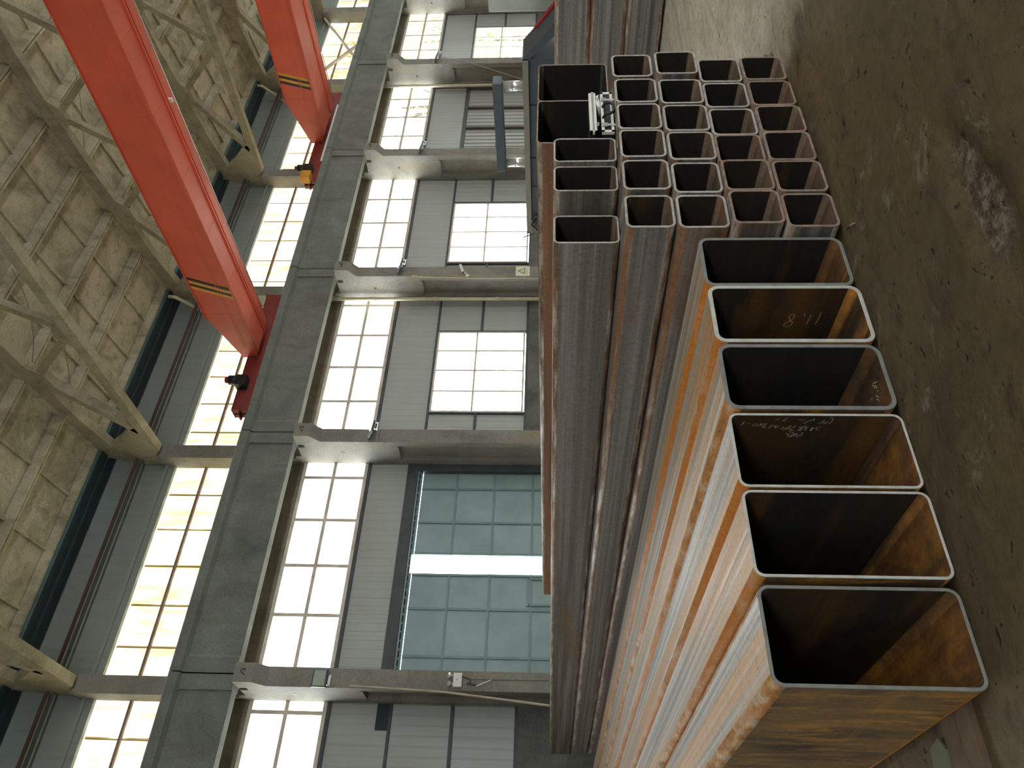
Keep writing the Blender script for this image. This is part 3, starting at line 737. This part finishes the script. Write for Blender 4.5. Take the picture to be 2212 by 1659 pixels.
# ------------------------------------------------------------------ steel tubes
def rrect(x0, x1, z0, z1, r, seg=5):
    P = []
    for cx, cz, a0 in ((x1-r, z1-r, 0), (x0+r, z1-r, 90), (x0+r, z0+r, 180), (x1-r, z0+r, 270)):
        for i in range(seg+1):
            a = math.radians(a0+90*i/seg); P.append((cx+r*math.cos(a), cz+r*math.sin(a)))
    return P
def steel_tube(name, x, y, z, w, h, L, t, r, mats, label, cat, group, jag=0.0):
    b = MB(); seg = 5
    O = rrect(0, w, 0, h, r, seg); I = rrect(t, w-t, t, h-t, max(.006, r-t), seg); n = len(O)
    rnd = random.Random(hash((round(x*100), round(z*100))))
    c = .0025
    def ring(P, yy, off=0.0, jg=0): 
        out = []
        for (u, v) in P:
            du, dv = (w/2-u), (h/2-v); l = math.hypot(du, dv)
            out.append(b.bm.verts.new((u+du/l*off, yy+(rnd.uniform(-jg, jg) if jg else 0), v+dv/l*off)))
        return out
    o0 = ring(O, c); o1 = ring(O, L); e0 = ring(O, 0, c, jag); e1 = ring(I, 0, -c*.6, jag); i0 = ring(I, c*.6); i1 = ring(I, L)
    # materials: 0 top 1 side 2 corner 3 inner wall 4 inner floor 5 cut edge
    def cls(i):
        k, j = divmod(i, seg+1)
        if j < seg: return 'c'
        return {0: 't', 1: 's', 2: 'b', 3: 's'}[k]
    for i in range(n):
        j = (i+1) % n; q = cls(i)
        f = b.face([o0[i], o0[j], o1[j], o1[i]], {'c': 2, 't': 0, 's': 1, 'b': 1}[q]); f.smooth = (q == 'c')
        f = b.face([i0[j], i0[i], i1[i], i1[j]], 4 if (q == 'b' or (q == 'c' and i//(seg+1) in (2, 3))) else 3); f.smooth = (q == 'c')
        b.face([e0[j], e0[i], o0[i], o0[j]], 5); b.face([e0[i], e0[j], e1[j], e1[i]], 5); b.face([e1[i], e1[j], i0[j], i0[i]], 5)
        b.face([o1[i], o1[j], i1[j], i1[i]], 5)
    o = b.build(name, mats, None, (x, y, z)); tag(o, label, cat, group); return o

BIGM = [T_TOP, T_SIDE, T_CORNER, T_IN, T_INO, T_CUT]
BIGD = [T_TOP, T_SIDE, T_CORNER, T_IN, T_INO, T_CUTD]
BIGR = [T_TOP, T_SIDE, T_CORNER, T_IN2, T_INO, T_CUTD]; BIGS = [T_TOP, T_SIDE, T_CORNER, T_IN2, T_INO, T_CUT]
TBIG = 'large deep rectangular steel tubes in the front row'
big = [(2.791, 2.792, .353, .019, .055, BIGD, 'deep rectangular steel tube touching the small square tubes, farthest right of the six deep ones'),
       (2.401, 2.767, .366, .020, .055, BIGS, 'deep rectangular steel tube with 11.8 chalked inside its right wall'),
       (2.020, 2.771, .372, .020, .06, BIGD, 'deep rectangular steel tube with a dull rim and 11.5 chalked on its inner floor'),
       (1.633, 2.773, .367, .012, .04, BIGS, 'deep rectangular steel tube with a long chalk calculation inside'),
       (1.245, 2.768, .372, .012, .04, BIGM, 'thin-walled deep rectangular steel tube with a bright sawn rim and clean dark inside'),
       (0.849, 2.783, .371, .014, .045, BIGR, 'deep rectangular steel tube nearest the camera, with bright orange rust on its inner floor')]
tb = {}
for x, y, w, t, r, mt, lb in big:
    tb[lb] = steel_tube('rectangular_steel_tube', x, y, 0, w, .735, 12.0, t, r, mt, lb, 'steel tube', TBIG)
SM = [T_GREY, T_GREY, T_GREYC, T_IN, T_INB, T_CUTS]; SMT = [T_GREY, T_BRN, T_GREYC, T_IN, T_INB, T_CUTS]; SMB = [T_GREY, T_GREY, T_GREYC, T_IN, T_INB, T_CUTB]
rows = [[(3.168,2.741),(3.455,2.740),(3.747,2.752),(4.022,2.758),(4.324,2.775),(4.634,2.790)],
        [(3.200,2.742),(3.489,2.756),(3.762,2.779),(4.037,2.785),(4.342,2.797),(4.641,2.806)],
        [(3.222,2.790),(3.506,2.785),(3.791,2.776),(4.085,2.785),(4.392,2.797),(4.734,2.800)],
        [(3.279,2.835),(3.576,2.815),(3.871,2.812),(4.169,2.825),(4.478,2.840),(4.861,2.890)]]
RN = ['bottom row', 'second row up', 'third row up', 'fourth row up']
CN = ['first from the left', 'second from the left', 'third from the left', 'third from the right', 'second from the right', 'last on the right']
HS = .272
for ri, row in enumerate(rows):
    for ci, (x, y) in enumerate(row):
        lb = 'small square steel tube, %s, %s' % (RN[ri], CN[ci])
        mt = SMB if (ri == 0 or (ri == 1 and ci < 3)) else SM
        steel_tube('square_steel_tube', x, y, ri*.2745, .272, HS, 11.8, .015, .042, mt, lb, 'steel tube', 'small square steel tubes in the stack', .0015)
ZT = .2745*3+HS+.003
TT = [(3.457, 3.106, .246, 'upright rectangular steel tube on top of the stack, standing apart at the left'),
      (3.787, 2.990, .240, 'upright rectangular steel tube on top of the stack, middle of the three'),
      (4.030, 2.958, .240, 'upright rectangular steel tube on top of the stack, touching the large square tube')]
for x, y, w, lb in TT:
    steel_tube('upright_rectangular_tube', x, y, ZT, w, .39, 12.5, .012, .036, SMT, lb, 'steel tube', 'upright rectangular tubes on top of the stack', .0015)
LS = [T_ORG, T_ORG, T_GREYC, T_IN, T_IN, T_CUTB]
steel_tube('large_square_tube', 4.452, 3.12, ZT, .500, .505, 7.5, .010, .04, LS, 'large square steel tube on the stack, with the silver case at its mouth', 'steel tube', 'large square tubes on top of the stack', .002)
steel_tube('large_square_tube', 4.960, 3.13, ZT, .480, .505, 7.5, .010, .04, LS, 'large square steel tube at the right end on top of the stack', 'steel tube', 'large square tubes on top of the stack', .002)
FARM = [T_GREY, T_GREY, T_GREYC, T_IN, T_INB, T_CUTB]
for k, nm in enumerate(('lowest', 'middle', 'topmost')):
    steel_tube('large_square_tube', 10.55, .9, .0+k*.49, .49, .487, 9.5, .012, .05, FARM, 'brown-streaked steel tube in the second stack at the top picture edge, %s' % nm, 'steel tube', 'steel tubes in the second stack', .002)
# timber sleepers
SL = ['low timber sleeper sticking out under the nearest deep tube', 'low timber sleeper under the middle of the tubes', 'low timber sleeper under the far end of the tubes']
for y, w, lb in ((3.05, .10, SL[0]), (8.2, .14, SL[1]), (13.4, .14, SL[2])):
    b = MB(); x0 = .02 if y < 4 else .5
    b.box(x0, 5.3, y-w/2, y+w/2, FZ-.01, -.0005)
    if y < 4: b.box(x0+.1, 5.3, y+w/2+.02, y+w/2+.14, FZ-.01, -.006)
    tag(b.build('timber_sleeper', M_WOOD, bevel=.003), lb, 'sleeper', 'timber sleepers under the steel tubes')
for y in (2.2, 8.5):
    b = MB(); b.box(10.4, 11.3, y-.07, y+.07, FZ-.01, -.0005); tag(b.build('timber_sleeper', M_WOOD), 'low timber sleeper under the second stack', 'sleeper', 'timber sleepers under the second stack')
b = MB(); b.prism([(.66, 3.29), (.78, 3.27), (.83, 3.31), (.81, 3.40), (.72, 3.42), (.65, 3.37)], FZ+.006, FZ+.016, 'z')
tag(b.build('concrete_chip', simple('pale_green_grey', srgb(120,124,104), .8)), 'flat grey-green chip of rubble on the floor left of the nearest deep tube', 'rubble')
b = MB(); b.prism([(1.28, 1.98), (1.31, 1.965), (1.33, 1.985), (1.31, 2.0)], FZ+.001, FZ+.014, 'z'); b.prism([(1.27, 1.975), (1.285, 1.965), (1.29, 1.98)], FZ+.001, FZ+.008, 'z')
tag(b.build('metal_scrap', M_STICK), 'tiny pale scrap lying on the floor in front of the deep tubes', 'scrap')
b = MB(); b.tube([(3.10, 2.66, FZ+.006), (3.12, 2.70, FZ+.02), (3.14, 2.73, FZ+.012)], .006, 6)
tag(b.build('rusty_wire_end', T_GREYC), 'short rusty wire end on the floor between deep and square tubes', 'wire')

# chalk writing inside the tubes (strokes traced as thin ribbons on the steel)
def ribbon(mb, pts, w, n):
    n = Vector(n)
    for p, q in zip(pts, pts[1:]):
        p, q = Vector(p), Vector(q); d = q-p
        if d.length < 1e-5: continue
        s = d.normalized().cross(n)*w/2; p2 = p-d.normalized()*w*.3; q2 = q+d.normalized()*w*.3
        mb.face([mb.bm.verts.new(v) for v in (p2-s, p2+s, q2+s, q2-s)])
def px_ray(x, y):
    u = 1659-y-CX; v = x-CY
    return u*_RT - v*_UP + FPX*_F
def chalk(strokes, plane, val, parent, normal, w=.003):
    mb = MB()
    for st in strokes:
        pts = []
        for (x, y) in st:
            d = px_ray(x, y); k = (val/d.x) if plane == 'x' else ((val-CAMZ)/d.z)
            pts.append(Vector((0, 0, CAMZ)) + d*k - parent.location)
        ribbon(mb, pts, w, normal)
    mb.build('chalk_writing', M_CHALK, parent)
z2 = lambda L_: [[(1480+a/3.016, 480+c/3.016) for a, c in s] for s in L_]
z3 = lambda L_: [[(1600+a/10.055, 880+c/10.055) for a, c in s] for s in L_]
B_, C_, D_ = [tb[big[i][6]] for i in (1, 2, 3)]
chalk(z2([[(708,598),(690,600),(676,618),(684,640),(700,655),(690,672),(660,680),(642,676),(646,660),(672,650),(700,632),(712,612),(708,598)],
          [(777,595),(779,612)], [(822,603),(805,635),(788,668)], [(886,590),(868,630),(848,666)]]), 'x', 2.401+.366-.021, B_, (1,0,0))
chalk(z2([[(1250,1040),(1225,1050),(1222,1068),(1244,1064),(1250,1078),(1228,1078)], [(1252,1096),(1258,1106)], [(1240,1128),(1262,1140)], [(1246,1150),(1264,1162)], [(1212,1150),(1220,1158)]]), 'z', .021, C_, (0,0,1), .0035)
chalk(z3([[(1690,345),(1735,352)],[(1835,275),(1745,325),(1910,330)],[(1790,355),(1850,352)],[(1930,350),(1975,310),(2005,255),(1985,228),(1945,215)],
          [(1260,262),(1320,275),(1380,270)],[(1370,348),(1450,310),(1540,280),(1595,270),(1598,240)],[(1020,230),(950,265),(915,295),(985,300)],[(750,270),(800,262),(850,255)],
          [(1740,428),(1660,430),(1630,455),(1650,488),(1700,490)],[(1600,440),(1540,440),(1575,465),(1510,470),(1560,490),(1500,500),(1530,516)],[(1480,430),(1400,425),(1440,455),(1380,480),(1420,505)],
          [(1400,410),(1290,500)],[(1360,420),(1270,430),(1320,460),(1240,490),(1290,512)],[(1190,400),(1120,455),(1050,488),(1155,508)],[(1100,400),(1020,430),(960,465),(1020,470),(1070,430),(1100,400)],[(1020,430),(930,495)],
          [(950,415),(870,470),(930,455)],[(840,410),(720,420),(790,440)],[(770,380),(740,450)],[(710,375),(600,460)],[(690,400),(620,410)],[(580,350),(500,360),(550,395),(470,430),(540,440)],[(470,350),(370,410)],[(420,350),(480,410)],
          [(370,360),(320,420)],[(330,350),(270,380),(260,410)],[(200,345),(150,352)],[(90,320),(40,330),(70,350),(0,382)],
          [(985,560),(1020,590)],[(1060,570),(1015,640)],[(1060,525),(1130,550),(1170,590),(1110,600),(1060,645),(1180,600),(1240,575),(1180,560)],[(1195,605),(1325,615)],[(1190,630),(1230,652)],[(1350,545),(1320,590)],[(1310,560),(1330,570)]]),
      'x', 1.633+.367-.0130, D_, (1,0,0), .0028)

# ------------------------------------------------------------------ silver case, open a little, with paper
r = thing('instrument_case', 'black and silver hard case with papers, lying half open on the stack', 'case', (4.302, 2.935, ZT+.006))
b = MB(); b.box(0, .445, .006, .165, 0, .075); b.build('base_shell', M_RUBBER, r)
b = MB()
for (x0, x1, z0, z1) in ((0, .445, -.001, .016), (0, .445, .060, .078), (-.002, .02, -.001, .078), (.425, .447, -.001, .078)): b.box(x0, x1, 0, .02, z0, z1)
b.build('base_trim', M_ALU, r)
b = MB(); b.box(.004, .441, .01, .165, .110, .152); lid = b.build('lid', M_RUBBER, r)
b = MB(); b.box(.0, .445, -.002, .02, .136, .154); b.box(0, .445, -.002, .02, .108, .122); b.box(0, .012, -.002, .02, .108, .154); b.box(.433, .445, -.002, .02, .108, .154); b.build('lid_trim', M_ALU, lid)
b = MB(); b.box(.012, .433, -.001, .01, .122, .136); b.build('lid_groove', M_GALV, lid)
b = MB(); b.box(.02, .42, .14, .166, .07, .12); b.build('hinge', M_RUBBER, r)
b = MB(); b.tube([(.15, .0, .066), (.15, -.03, .05), (.15, -.035, .02), (.17, -.035, .0), (.25, -.035, .0), (.27, -.035, .02), (.27, -.03, .05), (.27, 0, .066)], .010, 8); b.build('handle', M_RUBBER, r)
for x in (.07, .35):
    b = MB(); b.box(x-.018, x+.018, -.008, 0, .04, .075); b.build('latch', M_GALV, r)
    b = MB(); b.box(x-.01, x+.01, -.006, -.003, -.012, .04); b.build('latch_hasp', M_CHROME, r)
for x in (.07, .36):
    b = MB(); b.tube([(x-.012, -.006, .112), (x-.012, -.01, .098), (x+.012, -.01, .098), (x+.012, -.006, .112)], .004, 6); b.build('lid_catch', M_CHROME, r)
b = MB(); P = [(.27, .079), (.29, .10), (.34, .107), (.40, .104), (.42, .086), (.39, .088), (.33, .081)]; b.prism(P, .0, .10, 'y'); tag(b.build('loose_papers', M_PAPER, None, (4.302, 2.935, ZT+.008)), 'crumpled white papers sticking out of the half open case', 'paper')

# ------------------------------------------------------------------ band saw behind the second stack
r = thing('band_saw_machine', 'dark grey bow-type machine with chrome posts behind the tube stacks', 'machine', (12.2, 6.8, FZ))
zo = -FZ
b = MB(); b.box(0.05, .9, .3, 3.4, zo+0, 1.1+zo); b.build('base_cabinet', M_MACH, r)
b = MB(); b.prism([(.15, 1.05+zo), (.15, 1.93+zo), (3.6, 1.93+zo), (3.6, 1.30+zo), (2.9, 1.05+zo)], .06, .6, 'x'); b.build('bow_panel', M_MACH, r)
b = MB(); b.box(0, .66, .12, 3.9, 1.93+zo, 2.0+zo); b.box(.0, .06, .12, 3.9, 1.90+zo, 1.93+zo); b.build('top_rail', M_MACHL, r)
b = MB(); b.prism([(.14, 2.0+zo), (.14, 1.90+zo), (-.9, .8+zo), (-1.25, .8+zo)], .0, .66, 'x'); b.build('sloping_guard', M_MACH, r)
b = MB(); b.prism([(-.12, 1.80+zo), (-.14, 1.72+zo), (-1.28, .8+zo), (-1.32, .83+zo)], .52, .64, 'x'); b.build('red_edge', M_MRED, r)
b = MB(); 
for y in (1.0, 2.1, 2.75): b.box(.05, .06, y, y+.02, 1.1+zo, 1.9+zo)
b.build('panel_seam', M_BLACK, r)
for y in (.78, 2.38):
    b = MB(); b.tube([(.3, y, 1.9+zo), (.3, y, 2.36+zo)], .085, 18); b.build('chrome_post', M_CHROME, r)
    b = MB(); b.tube([(.3, y, 2.36+zo), (.3, y, 2.40+zo)], .10, 18); b.tube([(.3, y, 2.19+zo), (.3, y, 2.21+zo)], .09, 18); b.build('post_collar', M_GALV, r)
b = MB(); b.box(.17, .43, .66, 2.5, 2.37+zo, 2.54+zo); b.build('cross_beam', M_MACH, r, bevel=.01)
b = MB(); b.tube([(.1, 3.75, 1.62+zo), (.1, 4.25, 1.62+zo)], .16, 16); b.build('motor', M_WHITE, r)
b = MB(); b.box(0, .3, 3.45, 3.75, 1.4+zo, 1.85+zo); b.build('control_box', M_MACH, r)
b = MB(); b.tube([(0, 3.5, 1.8+zo), (-.05, 3.62, 1.9+zo), (-.08, 3.8, 1.75+zo), (0, 3.9, 1.6+zo)], .02, 6); b.tube([(0, 3.9, 1.85+zo), (-.06, 3.95, 2.08+zo)], .012, 5); b.build('hose', M_RUBBER, r)
r = thing('storage_cabinet', 'pale grey-green steel cabinet at the top picture edge behind the second stack', 'cabinet', (13.2, 3.2, FZ))
b = MB(); b.box(0, .9, 0, 3.42, .0, 2.62); b.build('cabinet_body', M_CAB, r, bevel=.01)
b = MB(); b.box(-.01, 0, .05, 3.38, .05, 2.55); b.build('cabinet_door', M_CAB, r)
b = MB(); b.tube([(-.01, 2.95, 1.2), (-.04, 2.95, 1.2), (-.04, 2.95, 1.4), (-.01, 2.95, 1.4)], .01, 6); b.build('door_handle', M_BLACK, r)

# ------------------------------------------------------------------ outside
b = MB(); b.box(-60, 140, 18.2, 90, -.2, -.08); struct(b.build('ground_outside', M_YARD))
r = thing('neighbour_building', 'white rendered building seen through the gap in the gate', 'building', (12, 34, 0))
b = MB(); b.box(-6, 4, 0, 8, 0, 4.3); b.build('outer_wall', M_BLDG, r); b = MB(); b.box(-6.2, 4.2, -.2, 8, 4.3, 4.6); b.build('parapet', M_BLDG, r)
b = MB(); b.box(-2.5, 2.5, -.03, 0, .6, 3.6); b.build('shutter_door', M_WHITE, r)
def tree(x, y, h, lab, seed):
    rr = random.Random(seed); r = thing('broadleaf_tree', lab, 'tree', (x, y, -.1), 'trees outside the windows')
    b = MB(); b.tube([(0,0,0),(.1,.1,h*.4),(0,.2,h*.7)], [.22,.16,.06], 8)
    for i in range(6):
        a = rr.uniform(0, 6.28); b.tube([(0,.1,h*.4+i*.3),(math.cos(a)*1.2, math.sin(a)*1.2, h*.6+i*.35)], [.07,.02], 5)
    b.build('trunk', M_BARK, r)
    b = MB()
    for i in range(9000):
        th, ph = rr.uniform(0, 6.28), math.acos(rr.uniform(-1, 1)); q = rr.uniform(.5, 1)**.5
        p = Vector((math.cos(th)*math.sin(ph)*h*.40*q, math.sin(th)*math.sin(ph)*h*.40*q, h*.58+math.cos(ph)*h*.40*q))
        s = rr.uniform(.10, .22); u = Vector((rr.uniform(-1,1), rr.uniform(-1,1), rr.uniform(-1,1))).normalized(); w = u.orthogonal().normalized()
        b.face([b.bm.verts.new(v) for v in (p-u*s, p+w*s*.5, p+u*s, p-w*s*.5)])
    b.build('foliage', M_TREE, r)
tree(41, 26, 15, 'leafy tree behind the windows above the machine, left of two', 1)
tree(54, 29, 16, 'leafy tree behind the farthest windows, right of two', 2)
tree(68, 33, 16, 'leafy tree far right behind the wall, mostly hidden', 3)
# yellow lattice gantry outside the second window bay
r = thing('lattice_gantry', 'yellow lattice gantry crane standing outside the window right of the gate', 'gantry', (20, 28, 0))
def lat(p, q, s, name):
    b = MB(); p, q = Vector(p), Vector(q); d = q-p; n = max(2, int(d.length/1.2)); off = [(-s,-s),(s,-s),(s,s),(-s,s)]
    dn = d.normalized(); u = dn.orthogonal().normalized(); w = dn.cross(u); c = [[p+d*i/n + a*u+e*w for a, e in off] for i in range(n+1)]
    for k in range(4): b.tube([c[0][k], c[n][k]], .06, 5)
    for i in range(n):
        for k in range(4): b.tube([c[i][k], c[i+1][(k+1) % 4]], .03, 4)
    b.build(name, M_GANTRY, r)
lat((-6, 0, 0), (2, 0, 11), .35, 'gantry_leg'); lat((-2, 1, 0), (3, 1, 11), .3, 'gantry_leg'); lat((-4, 0, 6), (9, 2, 8.5), .4, 'gantry_boom'); lat((-3, -1, 3.6), (7, -1, 4.6), .3, 'gantry_boom')
